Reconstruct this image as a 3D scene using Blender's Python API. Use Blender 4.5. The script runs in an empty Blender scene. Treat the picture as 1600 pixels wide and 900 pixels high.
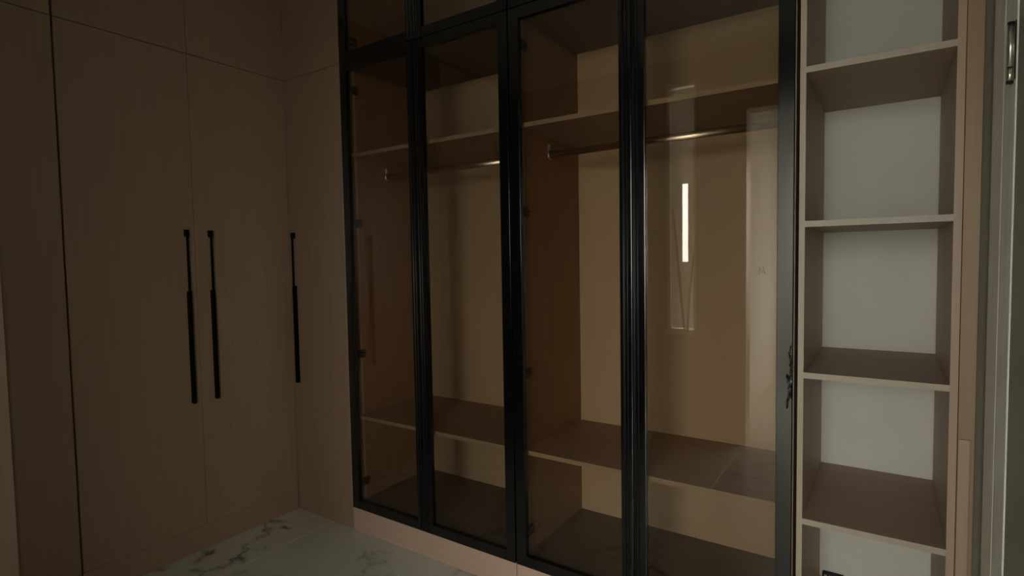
import bpy, bmesh, math, random
from mathutils import Vector, Matrix
random.seed(4)
S = bpy.context.scene
COL = S.collection

# ------------------------------------------------------------------ camera
YAW, PITCH, ROLL, F = 0.5945, -0.0508, -0.0169, 872.74
CAM = Vector((2.7743, -1.8961, 1.40))
fw = Vector((-math.sin(YAW)*math.cos(PITCH), math.cos(YAW)*math.cos(PITCH), math.sin(PITCH)))
rt = Vector((math.cos(YAW), math.sin(YAW), 0)); up = rt.cross(fw)
r2 = rt*math.cos(ROLL) + up*math.sin(ROLL)
u2 = -rt*math.sin(ROLL) + up*math.cos(ROLL)
cd = bpy.data.cameras.new('camera'); cam = bpy.data.objects.new('camera', cd); COL.objects.link(cam)
cd.sensor_width = 36; cd.lens = F/1600*36; cd.clip_start = .02
m = Matrix((r2, u2, -fw)).transposed().to_4x4(); m.translation = CAM
cam.matrix_world = m
S.camera = cam

# ------------------------------------------------------------------ world, daylight, exposure
W = bpy.data.worlds.new('overcast_sky'); S.world = W; W.use_nodes = True
bg = W.node_tree.nodes['Background']
bg.inputs[0].default_value = (1.0, .97, .90, 1); bg.inputs[1].default_value = 14.5
S.view_settings.view_transform = 'Standard'; S.view_settings.look = 'None'
S.view_settings.exposure = 0.0; S.view_settings.gamma = 1.0
S.view_settings.use_curve_mapping = False

# unseen windows added to the adjoining room, placed to light the wardrobes
WIN_S = dict(x0=2.10, x1=4.05, z0=.40, z1=2.60, y=-5.2)
WIN_E = dict(y0=-5.15, y1=-3.95, z0=.75, z1=2.30, x=4.2)
def portal(name, loc, rot, sx, sz):  # guides sky light in through the added windows
    l = bpy.data.lights.new(name, 'AREA'); l.shape = 'RECTANGLE'; l.size = sx; l.size_y = sz
    l.cycles.is_portal = True
    o = bpy.data.objects.new(name, l); o.location = loc; o.rotation_euler = rot; COL.objects.link(o)
portal('added_window_portal', ((WIN_S['x0']+WIN_S['x1'])/2, -5.27, (WIN_S['z0']+WIN_S['z1'])/2), (math.pi/2, 0, 0), WIN_S['x1']-WIN_S['x0'], WIN_S['z1']-WIN_S['z0'])
portal('added_window_portal', (4.27, (WIN_E['y0']+WIN_E['y1'])/2, (WIN_E['z0']+WIN_E['z1'])/2), (math.pi/2, 0, math.pi/2), WIN_E['y1']-WIN_E['y0'], WIN_E['z1']-WIN_E['z0'])

# ------------------------------------------------------------------ materials
def mat(name):
    mm = bpy.data.materials.new(name); mm.use_nodes = True
    nt = mm.node_tree; return mm, nt, nt.nodes['Principled BSDF']
def N(nt, t, **kw):
    n = nt.nodes.new(t)
    for k, v in kw.items(): setattr(n, k, v)
    return n
def ramp(nt, fac, stops):
    r = N(nt, 'ShaderNodeValToRGB'); el = r.color_ramp.elements
    while len(el) < len(stops): el.new(.5)
    for e, (p, c) in zip(el, stops): e.position = p; e.color = (*c, 1)
    nt.links.new(fac, r.inputs[0]); return r.outputs[0]
def coords(nt, scale, rot=(0, 0, 0)):
    g = N(nt, 'ShaderNodeNewGeometry'); mp = N(nt, 'ShaderNodeMapping')
    mp.inputs['Scale'].default_value = scale; mp.inputs['Rotation'].default_value = rot
    nt.links.new(g.outputs['Position'], mp.inputs[0]); return mp.outputs[0]
def noise(nt, vec, scale, detail=4, rough=.55, dist=0):
    n = N(nt, 'ShaderNodeTexNoise'); n.inputs['Scale'].default_value = scale
    n.inputs['Detail'].default_value = detail; n.inputs['Roughness'].default_value = rough
    n.inputs['Distortion'].default_value = dist
    nt.links.new(vec, n.inputs['Vector']); return n.outputs['Fac']
def laminate(name, col, var=.10, rough=.42, spec=.45, horiz=False):
    mm, nt, b = mat(name)
    v = coords(nt, (1, 9, 26) if horiz else (26, 26, 1.1))
    f = noise(nt, v, 2.2, 6, .6, .4)
    a = tuple(c*(1-var) for c in col); z = tuple(min(1, c*(1+var)) for c in col)
    nt.links.new(ramp(nt, f, [(.3, a), (.7, z)]), b.inputs['Base Color'])
    b.inputs['Roughness'].default_value = rough; b.inputs['Specular IOR Level'].default_value = spec
    bp = N(nt, 'ShaderNodeBump'); bp.inputs['Strength'].default_value = .05; bp.inputs['Distance'].default_value = .002
    nt.links.new(f, bp.inputs['Height']); nt.links.new(bp.outputs[0], b.inputs['Normal'])
    return mm
def paint(name, col, rough=.7, spec=.3, var=.04, sc=3):
    mm, nt, b = mat(name)
    f = noise(nt, coords(nt, (1, 1, 1)), sc, 4)
    nt.links.new(ramp(nt, f, [(.3, tuple(c*(1-var) for c in col)), (.7, tuple(min(1, c*(1+var)) for c in col))]), b.inputs['Base Color'])
    b.inputs['Roughness'].default_value = rough; b.inputs['Specular IOR Level'].default_value = spec
    return mm
def metal(name, col, rough, metallic=1.0, ior=1.5):
    mm, nt, b = mat(name)
    f = noise(nt, coords(nt, (60, 60, 3)), 3, 2)
    nt.links.new(ramp(nt, f, [(.3, tuple(c*.92 for c in col)), (.7, col)]), b.inputs['Base Color'])
    b.inputs['Roughness'].default_value = rough; b.inputs['Metallic'].default_value = metallic; b.inputs['IOR'].default_value = ior
    return mm
M = {}
M['door'] = laminate('door_laminate', (.305, .205, .138), .07, .36, .5)
M['edge'] = laminate('edge_band', (.39, .325, .255), .06, .45)
M['carcass'] = laminate('carcass_laminate', (.30, .185, .108), .10, .5, .35)
M['shelfwood'] = laminate('shelf_laminate', (.375, .27, .20), .08, .5, .35, True)
M['deck'] = laminate('shaded_carcass_laminate', (.15, .10, .065), .08, .55, .3, True)  # carcass wood with the shade inside the cabinets put into its colour
M['end'] = laminate('light_end_laminate', (.62, .46, .36), .06, .45)
M['greige'] = laminate('greige_side_laminate', (.50, .39, .285), .08, .5, .35)
M['plinth'] = laminate('plinth_laminate', (.46, .325, .25), .05, .4, .4, True)
M['filler'] = laminate('filler_laminate', (.28, .18, .105), .06, .45)
M['filler2'] = laminate('lower_filler_laminate', (.37, .26, .185), .05, .45)
M['back'] = paint('white_back_board', (.625, .615, .55), .6, .3, .025, 5)
M['backcab'] = paint('cream_back_board', (.57, .48, .385), .55, .3, .03, 5)
M['black'] = metal('black_anodised_aluminium', (.0022, .0024, .0032), .15, 0, 1.68)
M['bead'] = metal('black_bead_profile', (.003, .0033, .0045), .42, 0, 1.55)
M['handle'] = metal('black_handle_metal', (.0015, .0015, .002), .55, 0, 1.2)
M['chrome'] = metal('satin_chrome', (.72, .70, .66), .28)
M['mark'] = paint('brown_mark_paint', (.20, .13, .08), .8)
M['hingedark'] = metal('dark_nickel', (.10, .085, .07), .4)
M['gasket'] = paint('black_gasket', (.012, .012, .012), .6)
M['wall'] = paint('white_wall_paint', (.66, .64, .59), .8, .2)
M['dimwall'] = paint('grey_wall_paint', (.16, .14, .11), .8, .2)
M['ceil'] = paint('ceiling_paint', (.7, .69, .66), .85, .2)
M['doorgrey'] = laminate('grey_green_door', (.34, .33, .27), .06, .5, .3)
M['frosted'] = None
M['ground'] = paint('pavement_ground', (.22, .21, .19), .9)
M['wood_dark'] = laminate('pier_cladding', (.26, .18, .115), .08, .4, .4)
M['rodwood'] = paint('dark_stick', (.02, .014, .010), .7)

def marble(name, base, vein, scale):
    mm, nt, b = mat(name)
    v = coords(nt, (1, 1, 1), (0, 0, .6))
    warp = noise(nt, v, 2.0, 5, .6)
    mixv = N(nt, 'ShaderNodeVectorMath', operation='MULTIPLY_ADD')
    cmb = N(nt, 'ShaderNodeCombineXYZ')
    nt.links.new(warp, cmb.inputs[0]); nt.links.new(warp, cmb.inputs[1])
    mixv.inputs[1].default_value = (.55, .9, .2)
    nt.links.new(cmb.outputs[0], mixv.inputs[0]); nt.links.new(v, mixv.inputs[2])
    vo = N(nt, 'ShaderNodeTexVoronoi', feature='DISTANCE_TO_EDGE'); vo.inputs['Scale'].default_value = scale
    nt.links.new(mixv.outputs[0], vo.inputs['Vector'])
    mask = noise(nt, v, 3.1, 3)
    c1 = ramp(nt, vo.outputs['Distance'], [(.0, (1, 1, 1)), (.03, (.3, .3, .3)), (.07, (0, 0, 0))])
    c2 = ramp(nt, mask, [(.47, (0, 0, 0)), (.60, (1, 1, 1))])
    mul = N(nt, 'ShaderNodeMath', operation='MULTIPLY'); nt.links.new(c1, mul.inputs[0]); nt.links.new(c2, mul.inputs[1])
    cloud = ramp(nt, noise(nt, v, 2.5, 5), [(.3, tuple(c*.86 for c in base)), (.7, base)])
    mx = N(nt, 'ShaderNodeMix', data_type='RGBA'); nt.links.new(mul.outputs[0], mx.inputs['Factor'])
    nt.links.new(cloud, mx.inputs['A']); mx.inputs['B'].default_value = (*vein, 1)
    nt.links.new(mx.outputs['Result'], b.inputs['Base Color'])
    b.inputs['Roughness'].default_value = .28; b.inputs['Specular IOR Level'].default_value = .45
    return mm
M['marble'] = marble('white_marble_tile', (.66, .66, .58), (.07, .05, .03), 2.3)
M['casing'] = laminate('grey_stone_casing', (.86, .90, .81), .14, .4, .4)
M['grout'] = paint('grout', (.30, .29, .25), .9)

def tinted_glass(name, tint, ior=1.55):
    mm = bpy.data.materials.new(name); mm.use_nodes = True; nt = mm.node_tree
    nt.nodes.clear()
    out = N(nt, 'ShaderNodeOutputMaterial'); mix = N(nt, 'ShaderNodeMixShader')
    tr = N(nt, 'ShaderNodeBsdfTransparent'); tr.inputs[0].default_value = (*tint, 1)
    gl = N(nt, 'ShaderNodeBsdfGlossy'); gl.inputs['Roughness'].default_value = 0.0; gl.inputs[0].default_value = (1, 1, 1, 1)
    geo = N(nt, 'ShaderNodeNewGeometry'); fr = N(nt, 'ShaderNodeFresnel')
    mi = N(nt, 'ShaderNodeMapRange'); mi.inputs['To Min'].default_value = ior; mi.inputs['To Max'].default_value = 1/ior
    nt.links.new(geo.outputs['Backfacing'], mi.inputs['Value']); nt.links.new(mi.outputs[0], fr.inputs['IOR'])
    nt.links.new(fr.outputs[0], mix.inputs[0]); nt.links.new(tr.outputs[0], mix.inputs[1]); nt.links.new(gl.outputs[0], mix.inputs[2])
    nt.links.new(mix.outputs[0], out.inputs[0]); return mm
M['bronze'] = tinted_glass('bronze_glass', (.84, .79, .72))
M['clear'] = tinted_glass('clear_glass', (.97, .98, .97), 1.45)

def blind_mat():
    mm, nt, b = mat('pale_blind_fabric')
    f = noise(nt, coords(nt, (60, 1, 60)), 8, 2)
    c = ramp(nt, f, [(.3, (.5, .47, .42)), (.7, (.58, .55, .50))])
    nt.links.new(c, b.inputs['Base Color']); b.inputs['Roughness'].default_value = .9
    tl = N(nt, 'ShaderNodeBsdfTranslucent'); tl.inputs[0].default_value = (.82, .80, .76, 1)
    mx = N(nt, 'ShaderNodeMixShader'); mx.inputs[0].default_value = .42
    out = nt.nodes['Material Output']
    nt.links.new(b.outputs[0], mx.inputs[1]); nt.links.new(tl.outputs[0], mx.inputs[2]); nt.links.new(mx.outputs[0], out.inputs[0])
    return mm
M['blind'] = blind_mat()
def film_mat():
    mm, nt, b = mat('crumpled_film')
    f = noise(nt, coords(nt, (1, 1, .5)), 110, 4, .7)
    nt.links.new(ramp(nt, f, [(.42, (.01, .012, .013)), (.56, (.10, .11, .11)), (.68, (.42, .43, .42))]), b.inputs['Base Color'])
    b.inputs['Roughness'].default_value = .25; return mm
M['film'] = film_mat()

# ------------------------------------------------------------------ mesh helpers
class MB:
    def __init__(s): s.bm = bmesh.new()
    def box(s, x0, x1, y0, y1, z0, z1, bev=0.0, seg=1):
        t = bmesh.new(); r = bmesh.ops.create_cube(t, size=1)
        for v in t.verts:
            v.co = Vector(((x0+x1)/2 + v.co.x*(x1-x0), (y0+y1)/2 + v.co.y*(y1-y0), (z0+z1)/2 + v.co.z*(z1-z0)))
        if bev > 0: bmesh.ops.bevel(t, geom=t.edges[:], offset=bev, segments=seg, affect='EDGES', profile=.6)
        s._merge(t); return s
    def _merge(s, t):
        me = bpy.data.meshes.new('tmp'); t.to_mesh(me); t.free(); s.bm.from_mesh(me); bpy.data.meshes.remove(me)
    def tube(s, pts, r, n=10, flat=None):
        t = bmesh.new(); rings = []
        pts = [Vector(p) for p in pts]
        for i, p in enumerate(pts):
            d = (pts[min(i+1, len(pts)-1)] - pts[max(i-1, 0)]).normalized()
            a = Vector((0, 0, 1)) if abs(d.z) < .9 else Vector((1, 0, 0))
            e1 = d.cross(a).normalized(); e2 = e1.cross(d).normalized()
            ra, rb = (r, r) if flat is None else flat
            rings.append([t.verts.new(p + e1*ra*math.cos(2*math.pi*k/n) + e2*rb*math.sin(2*math.pi*k/n)) for k in range(n)])
        for a, b in zip(rings, rings[1:]):
            for k in range(n): t.faces.new((a[k], a[(k+1) % n], b[(k+1) % n], b[k]))
        t.faces.new(rings[0][::-1]); t.faces.new(rings[-1])
        for f in t.faces: f.smooth = len(f.verts) == 4
        s._merge(t); return s
    def extrude(s, poly, z0, z1):              # poly in x,y
        t = bmesh.new()
        a = [t.verts.new((x, y, z0)) for x, y in poly]; b = [t.verts.new((x, y, z1)) for x, y in poly]
        n = len(poly)
        for k in range(n): t.faces.new((a[k], a[(k+1) % n], b[(k+1) % n], b[k]))
        t.faces.new(a[::-1]); t.faces.new(b)
        bmesh.ops.recalc_face_normals(t, faces=t.faces[:]); s._merge(t); return s
    def build(s, name, mt, parent=None, label=None):
        bmesh.ops.recalc_face_normals(s.bm, faces=s.bm.faces[:])
        me = bpy.data.meshes.new(name); s.bm.to_mesh(me); s.bm.free()
        me.materials.append(mt)
        o = bpy.data.objects.new(name, me); COL.objects.link(o)
        if parent: o.parent = parent; o.matrix_parent_inverse = Matrix.Translation(-root_loc(parent))
        if label: o['label'] = label
        return o
def root_loc(o):
    v = Vector((0, 0, 0))
    while o: v += o.location; o = o.parent if False else None
    return v
def box(name, mt, parent, *a, bev=.0008, label=None): return MB().box(*a, bev=bev).build(name, mt, parent, label)
def tag(o, label=None, cat=None, group=None, kind=None):
    if label: o['label'] = label
    if cat: o['category'] = cat
    if group: o['group'] = group
    if kind: o['kind'] = kind
    return o
def thing(name, loc, label, cat, group=None):
    o = bpy.data.objects.new(name, None); o.location = loc; o.empty_display_size = .1; COL.objects.link(o)
    return tag(o, label, cat, group)
def struct(name, mt, boxes, label, parent=None):
    mb = MB()
    for b in boxes: mb.box(*b)
    o = mb.build(name, mt, parent)
    if not parent: tag(o, label, name.split('_')[0], kind='structure')
    return o

CE = 2.90    # ceiling height
# ------------------------------------------------------------------ the shell
struct('ground', M['ground'], [(-20, 25, -30, 15, -.5, -.2)], 'grey paved ground outside the rooms')
floor = struct('floor', M['grout'], [(-.85, 4.4, -5.5, .80, -.2, -.010)], 'white veined marble floor of the dressing room')
tile_me = None
TS = .80
for i in range(-2, 6):
    for j in range(-7, 2):
        x0 = .30 + i*TS; y0 = -.18 + j*TS
        a0, a1, b0, b1 = max(x0, -.62), min(x0+TS, 4.3), max(y0, -5.4), min(y0+TS, .7)
        if a1-a0 < .05 or b1-b0 < .05: continue
        full = abs((a1-a0)-TS) < 1e-6 and abs((b1-b0)-TS) < 1e-6
        if full and tile_me:
            o = bpy.data.objects.new('tile', tile_me); COL.objects.link(o); o.location = (x0, y0, 0); o.parent = floor
            continue
        mb = MB().box(.0012, a1-a0-.0012, .0012, b1-b0-.0012, -.011, 0, bev=.0008)
        o = mb.build('tile', M['marble']); o.location = (a0, b0, 0); o.parent = floor
        if full: tile_me = o.data
struct('ceiling', M['ceil'], [(-.85, 4.4, -5.5, .80, CE, CE+.15)], 'plain white ceiling above the wardrobes')
struct('wall_back', M['wall'], [(-.62, 3.15, .605, .75, 0, CE)], 'wall hidden behind the glass wardrobes')
struct('wall_left', M['wall'], [(-.80, -.62, -2.55, .75, 0, CE)], 'wall hidden behind the closed wardrobes')
# front wall (behind the camera): solid | narrow window | pier | wide doorway
Y0, Y1 = -2.55, -2.40
struct('wall_front', M['wood_dark'],
       [(-.62, 1.32, Y0, Y1, 0, CE), (1.32, 1.55, Y0, Y1, 0, .83), (1.32, 1.55, Y0, Y1, 2.72, CE),
        (1.55, 1.91, Y0, Y1, 0, CE), (1.91, 3.0, Y0, Y1, 2.45, CE)], 'brown panelled wall with narrow window and doorway')
w2 = struct('window_2', M['casing'], [(1.32, 1.34, Y0, Y1-.02, .83, 2.72), (1.53, 1.55, Y0, Y1-.02, .83, 2.72),
        (1.32, 1.55, Y0, Y1+.06, .80, .835), (1.34, 1.53, Y0, Y1-.02, 2.70, 2.72)], 'narrow tall window with a pale blind')
box('pane', M['clear'], w2, 1.34, 1.53, -2.505, -2.50, .835, 2.70, bev=0)
mb = MB()
for b in ((1.342, 1.432), (1.476, 1.528)): mb.box(b[0], b[1], -2.452, -2.449, .84, 2.69)
mb.box(1.432, 1.476, -2.452, -2.449, .84, 1.36); mb.box(1.432, 1.476, -2.452, -2.449, 1.965, 2.69)
mb.build('blind', M['blind'], w2)

# right wall with its door
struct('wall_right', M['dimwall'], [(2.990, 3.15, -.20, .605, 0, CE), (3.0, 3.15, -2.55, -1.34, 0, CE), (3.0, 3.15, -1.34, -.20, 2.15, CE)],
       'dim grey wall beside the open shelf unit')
d1 = struct('door_1', M['doorgrey'], [(2.9845, 3.022, -1.22, -.362, .008, 2.09)], 'grey green door leaf with a steel hinge')
box('casing', M['casing'], d1, 2.982, 2.9899, -.211, -.050, 0, 2.15, bev=.002, label='grey stone-look door casing')
box('casing', M['casing'], d1, 2.982, 3.03, -1.34, -1.225, 0, 2.15, bev=.002)
box('casing', M['casing'], d1, 2.982, 2.9999, -1.34, -.216, 2.10, 2.20, bev=.002)
box('door_edge_strip', M['casing'], d1, 2.982, 3.030, -.360, -.217, .004, 2.095, bev=.002, label='grey veined strip beside the door gap')
box('jamb', M['gasket'], d1, 2.990, 3.05, -.2168, -.2002, 0, 2.10)
hg = box('hinge', M['chrome'], d1, 2.9798, 2.9818, -.352, -.318, 1.752, 1.868, bev=.0006, label='steel butt hinge')
mb = MB()
for z0, z1 in ((1.752, 1.778), (1.781, 1.868)): mb.tube([(2.9755, -.338, z0), (2.9755, -.338, z1)], .0052, 14)
mb.build('hinge_knuckle', M['chrome'], hg)
mb = MB()
mb.tube([(2.9755, -.338, 1.7775), (2.9755, -.338, 1.7815)], .0046, 12)
mb.tube([(2.9755, -.338, 1.747), (2.9755, -.338, 1.752)], .006, 12); mb.tube([(2.9755, -.338, 1.868), (2.9755, -.338, 1.872)], .006, 12)
mb.box(2.9800, 2.9815, -.362, -.353, 1.752, 1.868); mb.box(2.9800, 2.9815, -.317, -.308, 1.752, 1.868)
mb.build('hinge_pin', M['gasket'], hg)

# adjoining room with two unseen windows, added and sized for their light
s, e = WIN_S, WIN_E
wa = struct('wall_adjoining', M['wall'],
       [(1.55, s['x0'], -5.35, -5.2, 0, CE), (s['x1'], 4.35, -5.35, -5.2, 0, CE), (s['x0'], s['x1'], -5.35, -5.2, 0, s['z0']), (s['x0'], s['x1'], -5.35, -5.2, s['z1'], CE),
        (4.2, 4.35, -5.2, e['y0'], 0, CE), (4.2, 4.35, e['y1'], -2.4, 0, CE), (4.2, 4.35, e['y0'], e['y1'], 0, e['z0']), (4.2, 4.35, e['y0'], e['y1'], e['z1'], CE),
        (1.55, 1.72, -5.2, -2.55, 0, CE), (3.0, 4.2, -2.55, -2.40, 0, CE)], 'white painted walls of the adjoining room')
def window(name, rect, axis, label):
    a0, a1, z0, z1, p = rect
    f = MB()
    bars = [(a0, a0+.05, z0, z1), (a1-.05, a1, z0, z1), (a0, a1, z0, z0+.05), (a0, a1, z1-.05, z1), ((a0+a1)/2-.025, (a0+a1)/2+.025, z0, z1)]
    for b in bars:
        if axis == 'x': f.box(b[0], b[1], p-.10, p-.05, b[2], b[3])
        else: f.box(p+.05, p+.10, b[0], b[1], b[2], b[3])
    w = tag(f.build(name, M['wall']), label, 'window', kind='structure')
    for k in range(2):
        c0 = a0+.05 if k == 0 else (a0+a1)/2+.025; c1 = (a0+a1)/2-.025 if k == 0 else a1-.05
        if axis == 'x': box('pane', M['clear'], w, c0, c1, p-.079, p-.074, z0+.05, z1-.05, bev=0)
        else: box('pane', M['clear'], w, p+.074, p+.079, c0, c1, z0+.05, z1-.05, bev=0)
window('added_window_1', (s['x0'], s['x1'], s['z0'], s['z1'], -5.2), 'x', 'unseen white framed window added opposite the doorway for light')
window('added_window_3', (e['y0'], e['y1'], e['z0'], e['z1'], 4.2), 'y', 'unseen white framed side window added to light the left wardrobes')

# ------------------------------------------------------------------ handles
def handle(parent, ax, u, x0=None):
    """long black edge pull; ax='B' on the left run (plane x=0, at y=u), 'A' on the glass run (plane y=0, at x=u)"""
    mb = MB()
    def bx(d0, d1, w0, w1, z0, z1):
        if ax == 'B': mb.box(d0, d1, u+w0, u+w1, z0, z1, bev=.001)
        else: mb.box(u+w0, u+w1, -d1, -d0, z0, z1, bev=.001)
    bx(.000, .020, -.0085, .0085, 1.535, 1.568)      # mounting tab
    bx(.012, .020, -.005, .005, 1.26, 1.54)        # slim upper blade
    bx(.000, .021, -.0075, .0075, .735, 1.275)     # fuller lower grip
    return mb.build('handle', M['handle'], parent, 'long slim black bar handle')

# ------------------------------------------------------------------ left run: closed wardrobes
SEAM = 2.400; PL = .121
def closed_left(y1, y0, label, ndoors, handles, gap=.0022):
    t = thing('closed_wardrobe', (-.3, (y0+y1)/2, 0), label, 'wardrobe', 'closed wardrobes on the left wall')
    b = MB().box(-.60, -.024, y0, y0+.018, .10, CE).box(-.60, -.024, y1-.018, y1, .10, CE)
    b.box(-.60, -.024, y0+.018, y1-.018, .10, .125).box(-.60, -.024, y0+.018, y1-.018, SEAM-.012, SEAM+.012).box(-.60, -.585, y0+.018, y1-.018, .125, CE)
    b.build('body', M['carcass'], t)
    box('plinth', M['door'], t, -.06, -.003, y0, y1, 0, PL-.002)
    w = (y1-y0)/ndoors
    for k in range(ndoors):
        a1 = y1-k*w; a0 = a1-w
        d = box('door', M['door'], t, -.022, 0, a0+gap/2, a1-gap/2, PL, SEAM-.0014, bev=.001)
        if k < len(handles): handle(d, 'B', handles[k])
        box('upper_door', M['door'], t, -.022, 0, a0+gap/2, a1-gap/2, SEAM+.0014, CE-.01, bev=.001)
    return t
closed_left(-.001, -1.027, 'closed two-door brown wardrobe with paired black bar handles', 2, [-.4425, -.5545], .0018)
closed_left(-1.0325, -1.235, 'narrow plain brown wardrobe front left of the paired handles', 1, [], .0018)
p = thing('end_panel', (.02, -1.5, 0), 'lighter wooden end panel at the far left edge', 'panel')
box('panel', M['end'], p, -.6, .03, -1.9, -1.2375, .0, CE-.05, bev=.001)
box('edge_trim', M['end'], p, .03, .032, -1.9, -1.2380, .0, CE-.05, bev=.0005)

# ------------------------------------------------------------------ back run
def carcass(t, x0, x1, y0, back, shelves, mid=True, bottom=.145, plinth='plinth', px0=None):
    for a, b in ((x0, x0+.018), (x1-.018, x1)):
        sp = box('side_panel', M['carcass'], t, a, b, y0+.0015, .570, .10, CE)
        box('edge_band', M['edge'], sp, a, b, y0, y0+.0015, .10, CE, bev=0)
    box('back_panel', back, t, x0+.018, x1-.018, .570, .582, .10, CE)
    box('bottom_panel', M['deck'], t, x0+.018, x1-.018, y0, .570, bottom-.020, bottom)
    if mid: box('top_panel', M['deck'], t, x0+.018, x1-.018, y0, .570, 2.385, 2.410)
    for z in shelves:
        sh = box('shelf', M['shelfwood'], t, x0+.018, x1-.018, y0+.0215, .570, z-.018, z)
        box('edge_band', M['edge'], sh, x0+.018, x1-.018, y0+.020, y0+.0215, z-.018, z, bev=0)
    box('plinth', M[plinth], t, x0 if px0 is None else px0, x1, .004, .06, 0, .1195)

# solid narrow cabinet in the corner
t = thing('closed_wardrobe', (.23, .3, 0), 'narrow closed wardrobe between the corner and the glass doors', 'wardrobe')
carcass(t, 0.002, .462, .024, M['backcab'], [], True, plinth='door', px0=-.05)
d = box('door', M['door'], t, -.018, .4625, 0, .022, PL, SEAM-.0014, bev=.001); handle(d, 'A', .047)
box('upper_door', M['door'], t, -.018, .4625, 0, .022, SEAM+.0014, CE-.01, bev=.001)

FW = .046
def frame_bm(x0, x1, z0, z1, y0=0.0, y1=.022):
    """mitred hollow aluminium frame: face, raised outer bead, inner return lip"""
    mb = MB()
    def stile(a, b): mb.box(a, b, y0, y1, z0, z1, bev=.0016, seg=2)
    stile(x0, x0+FW); stile(x1-FW, x1)
    mb.box(x0+FW, x1-FW, y0+.0004, y1, z0, z0+FW, bev=.0016, seg=2); mb.box(x0+FW, x1-FW, y0+.0004, y1, z1-FW, z1, bev=.0016, seg=2)
    return mb
def glass_door(t, x0, x1, z0, z1, pull, hinge_left):
    d = frame_bm(x0, x1, z0, z1).build('glass_door', M['black'], t, 'slim black framed bronze glass door')
    box('pane', M['bronze'], d, x0+FW-.006, x1-FW+.006, .012, .016, z0+FW-.006, z1-FW+.006, bev=0, label='bronze tinted glass pane')
    mb = MB()
    px = (x1-.030 if pull == 'r' else x0+.006)
    mb.tube([(px, -.0015, z0+.004), (px, -.0015, z1-.004)], .004, 10)
    mb.tube([(px+.014, -.0008, z0+.004), (px+.014, -.0008, z1-.004)], .0025, 8)
    mb.build('pull_profile', M['bead'], d, 'rounded black bead along the door edge')
    hx = x0+.02 if hinge_left else x1-.02
    n = 4 if z1 < 2.5 else 2
    for k in range(n):
        z = z0+.12 + k*(z1-z0-.24)/(n-1)
        h = MB()
        sgn = 1 if hinge_left else -1
        h.tube([(hx+sgn*.012, .022, z), (hx+sgn*.012, .030, z)], .016, 14)
        h.box(min(hx, hx+sgn*.02), max(hx, hx+sgn*.02), .028, .085, z-.007, z+.007, bev=.002)
        h.box(min(hx-sgn*.001, hx+sgn*.006), max(hx-sgn*.001, hx+sgn*.006), .055, .095, z-.022, z+.022, bev=.001)
        h.build('hinge', M['hingedark'], d)
def rod(t, x0, x1, z=1.862, y=.28):
    r = MB().tube([(x0+.004, y, z), (x1-.004, y, z)], .012, 16, flat=(.0075, .015)).build('hanging_rod', M['chrome'], t, 'satin metal hanging rail')
    for a, b in ((x0, x0+.010), (x1-.010, x1)):
        mb = MB(); mb.tube([(a, y, z), (b, y, z)], .02, 18, flat=(.014, .022)); mb.box(a, b, y-.008, y+.008, z, z+.045, bev=.002)
        mb.build('rod_socket', M['chrome'], r)
def glass_wardrobe(x0, x1, label):
    t = thing('glass_wardrobe', ((x0+x1)/2, .3, 0), label, 'wardrobe', 'wardrobes with black framed glass doors')
    carcass(t, x0, x1, .026, M['backcab'], [1.955, .598])
    for a in (x0+.018,):
        box('edge_trim', M['edge'], t, a, a+.004, .066, .078, .145, 2.385, bev=.0008, label='pale vertical trim inside the side panel')
    xm = (x0+x1)/2
    for k, (a, b) in enumerate(((x0+.0015, xm-.0015), (xm+.0015, x1-.0015))):
        glass_door(t, a, b, PL, SEAM-.0015, 'r' if k == 0 else 'l', k == 0)
        glass_door(t, a, b, SEAM+.0015, CE-.01, 'r' if k == 0 else 'l', k == 0)
    rod(t, x0+.018, x1-.018)
    return t
glass_wardrobe(.464, 1.488, 'bronze glass wardrobe next to the closed corner cabinet')
gw = glass_wardrobe(1.492, 2.5325, 'bronze glass wardrobe next to the open shelf unit')
mk = MB()  # short brown strokes in front of the back board
for a, b in (((2.333, 1.352), (2.331, 1.322)), ((2.333, 1.352), (2.345, 1.328)), ((2.347, 1.355), (2.351, 1.330)), ((2.351, 1.330), (2.358, 1.324))):
    mk.tube([(a[0], .5695, a[1]), (b[0], .5695, b[1])], .0022, 6)
mk.build('brown_mark', M['mark'], gw, 'faint brown mark on the back board')

# crumpled film on the last stile
bm = bmesh.new(); rnd = random.Random(11)
def ribbon(xc, z0, z1, w, amp, cols=4, rows=26):
    g = []
    ph = rnd.uniform(0, 6)
    for j in range(rows+1):
        f = j/rows; z = z0+(z1-z0)*f
        c = xc+amp*math.sin(f*7+ph)+rnd.uniform(-.001, .001); ww = w*(.45+.55*math.sin(math.pi*f))*rnd.uniform(.7, 1.15)
        g.append([bm.verts.new((c+ww*(2*i/cols-1), -.0045-.008*abs(math.sin(i*1.9+j*.8+rnd.uniform(0, 1))), z+rnd.uniform(-.002, .002))) for i in range(cols+1)])
    for j in range(rows):
        for i in range(cols): bm.faces.new((g[j][i], g[j][i+1], g[j+1][i+1], g[j+1][i]))
ribbon(2.5268, .955, 1.085, .0055, .0022)
ribbon(2.5205, .925, 1.030, .0035, .0030)
ribbon(2.5250, 1.06, 1.122, .0018, .0025)
me = bpy.data.meshes.new('crumpled_film'); bm.to_mesh(me); bm.free(); me.materials.append(M['film'])
o = bpy.data.objects.new('crumpled_film', me); COL.objects.link(o)
md = o.modifiers.new('thick', 'SOLIDIFY'); md.thickness = .0006
tag(o, 'crumpled scrap of dark shiny film stuck on the last black stile', 'film')

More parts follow.
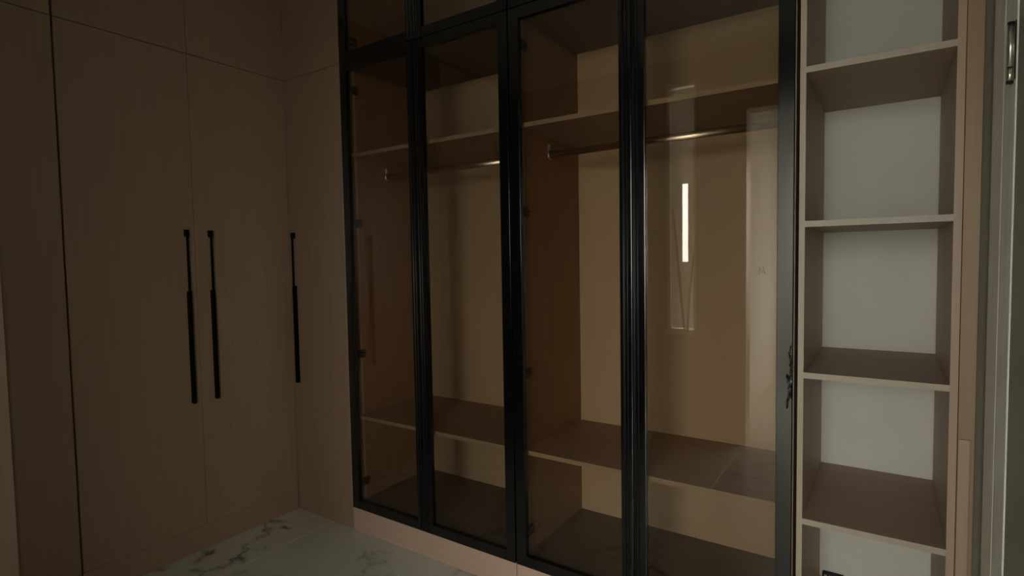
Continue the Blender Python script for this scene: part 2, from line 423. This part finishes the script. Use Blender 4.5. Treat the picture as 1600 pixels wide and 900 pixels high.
# open shelf unit
t = thing('open_shelf_unit', (2.74, .3, 0), 'open shelf unit with pale back beside the glass wardrobe', 'shelf unit')
x0, x1 = 2.5455, 2.932
for a, b in ((x0, x0+.016), (x1-.018, x1)):
    sp = box('side_panel', M['greige'], t, a, b, .0015, .570, 0, CE)
    box('edge_band', M['edge'] if a == x0 else M['filler2'], sp, a, b, 0, .0015, 0, CE, bev=0)
box('back_panel', M['back'], t, x0+.016, x1-.018, .570, .582, 0, CE, label='pale greyish white back board')
for z in (2.41, 1.958, 1.501, 1.041, .585, .125):
    sh = box('shelf', M['shelfwood'], t, x0+.016, x1-.018, .0015, .570, z-.018, z)
    box('edge_band', M['edge'], sh, x0+.016, x1-.018, 0, .0015, z-.018, z, bev=0)
box('plinth', M['plinth'], t, x0+.016, x1-.018, .010, .028, 0, .107)
# dark little strip at the foot of the back board
sk = thing('socket_strip', (2.607, .560, .125), 'small dark strip lying on the lowest shelf against the pale back', 'strip')
MB().box(2.572, 2.645, .548, .569, .1255, .152, bev=.004, seg=2).build('casing', M['gasket'], sk)
mb = MB()
for k in range(4): mb.box(2.579+k*.016, 2.589+k*.016, .5465, .549, .133, .145, bev=.001)
mb.build('socket_face', M['edge'], sk)

# filler panels at the right
t = thing('filler_panel', (2.955, .01, 0), 'tan wooden filler panel between shelf unit and stone casing', 'panel')
box('panel', M['filler'], t, 2.9335, 2.9695, 0, .018, 0, CE, bev=.001)
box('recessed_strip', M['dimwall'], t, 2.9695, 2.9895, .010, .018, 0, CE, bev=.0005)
box('scribe_strip', M['filler2'], t, 2.9345, 2.960, -.005, 0, 0, .898, bev=.0012, label='lighter lower strip with a square top end')

# two sticks leaning in the narrow window (seen mirrored in the glass)
def stick(pts, r, label):
    o = MB().tube(pts, r, 10).build('stick', M['rodwood']); tag(o, label, 'stick', 'sticks in the narrow window')
stick([(1.478, -2.345, .838), (1.43, -2.362, 1.30), (1.376, -2.398, 1.774)], .008, 'long dark stick leaning across the narrow window')
stick([(1.500, -2.345, .838), (1.513, -2.37, 1.15), (1.535, -2.396, 1.42)], .0075, 'short dark stick leaning in the narrow window corner')
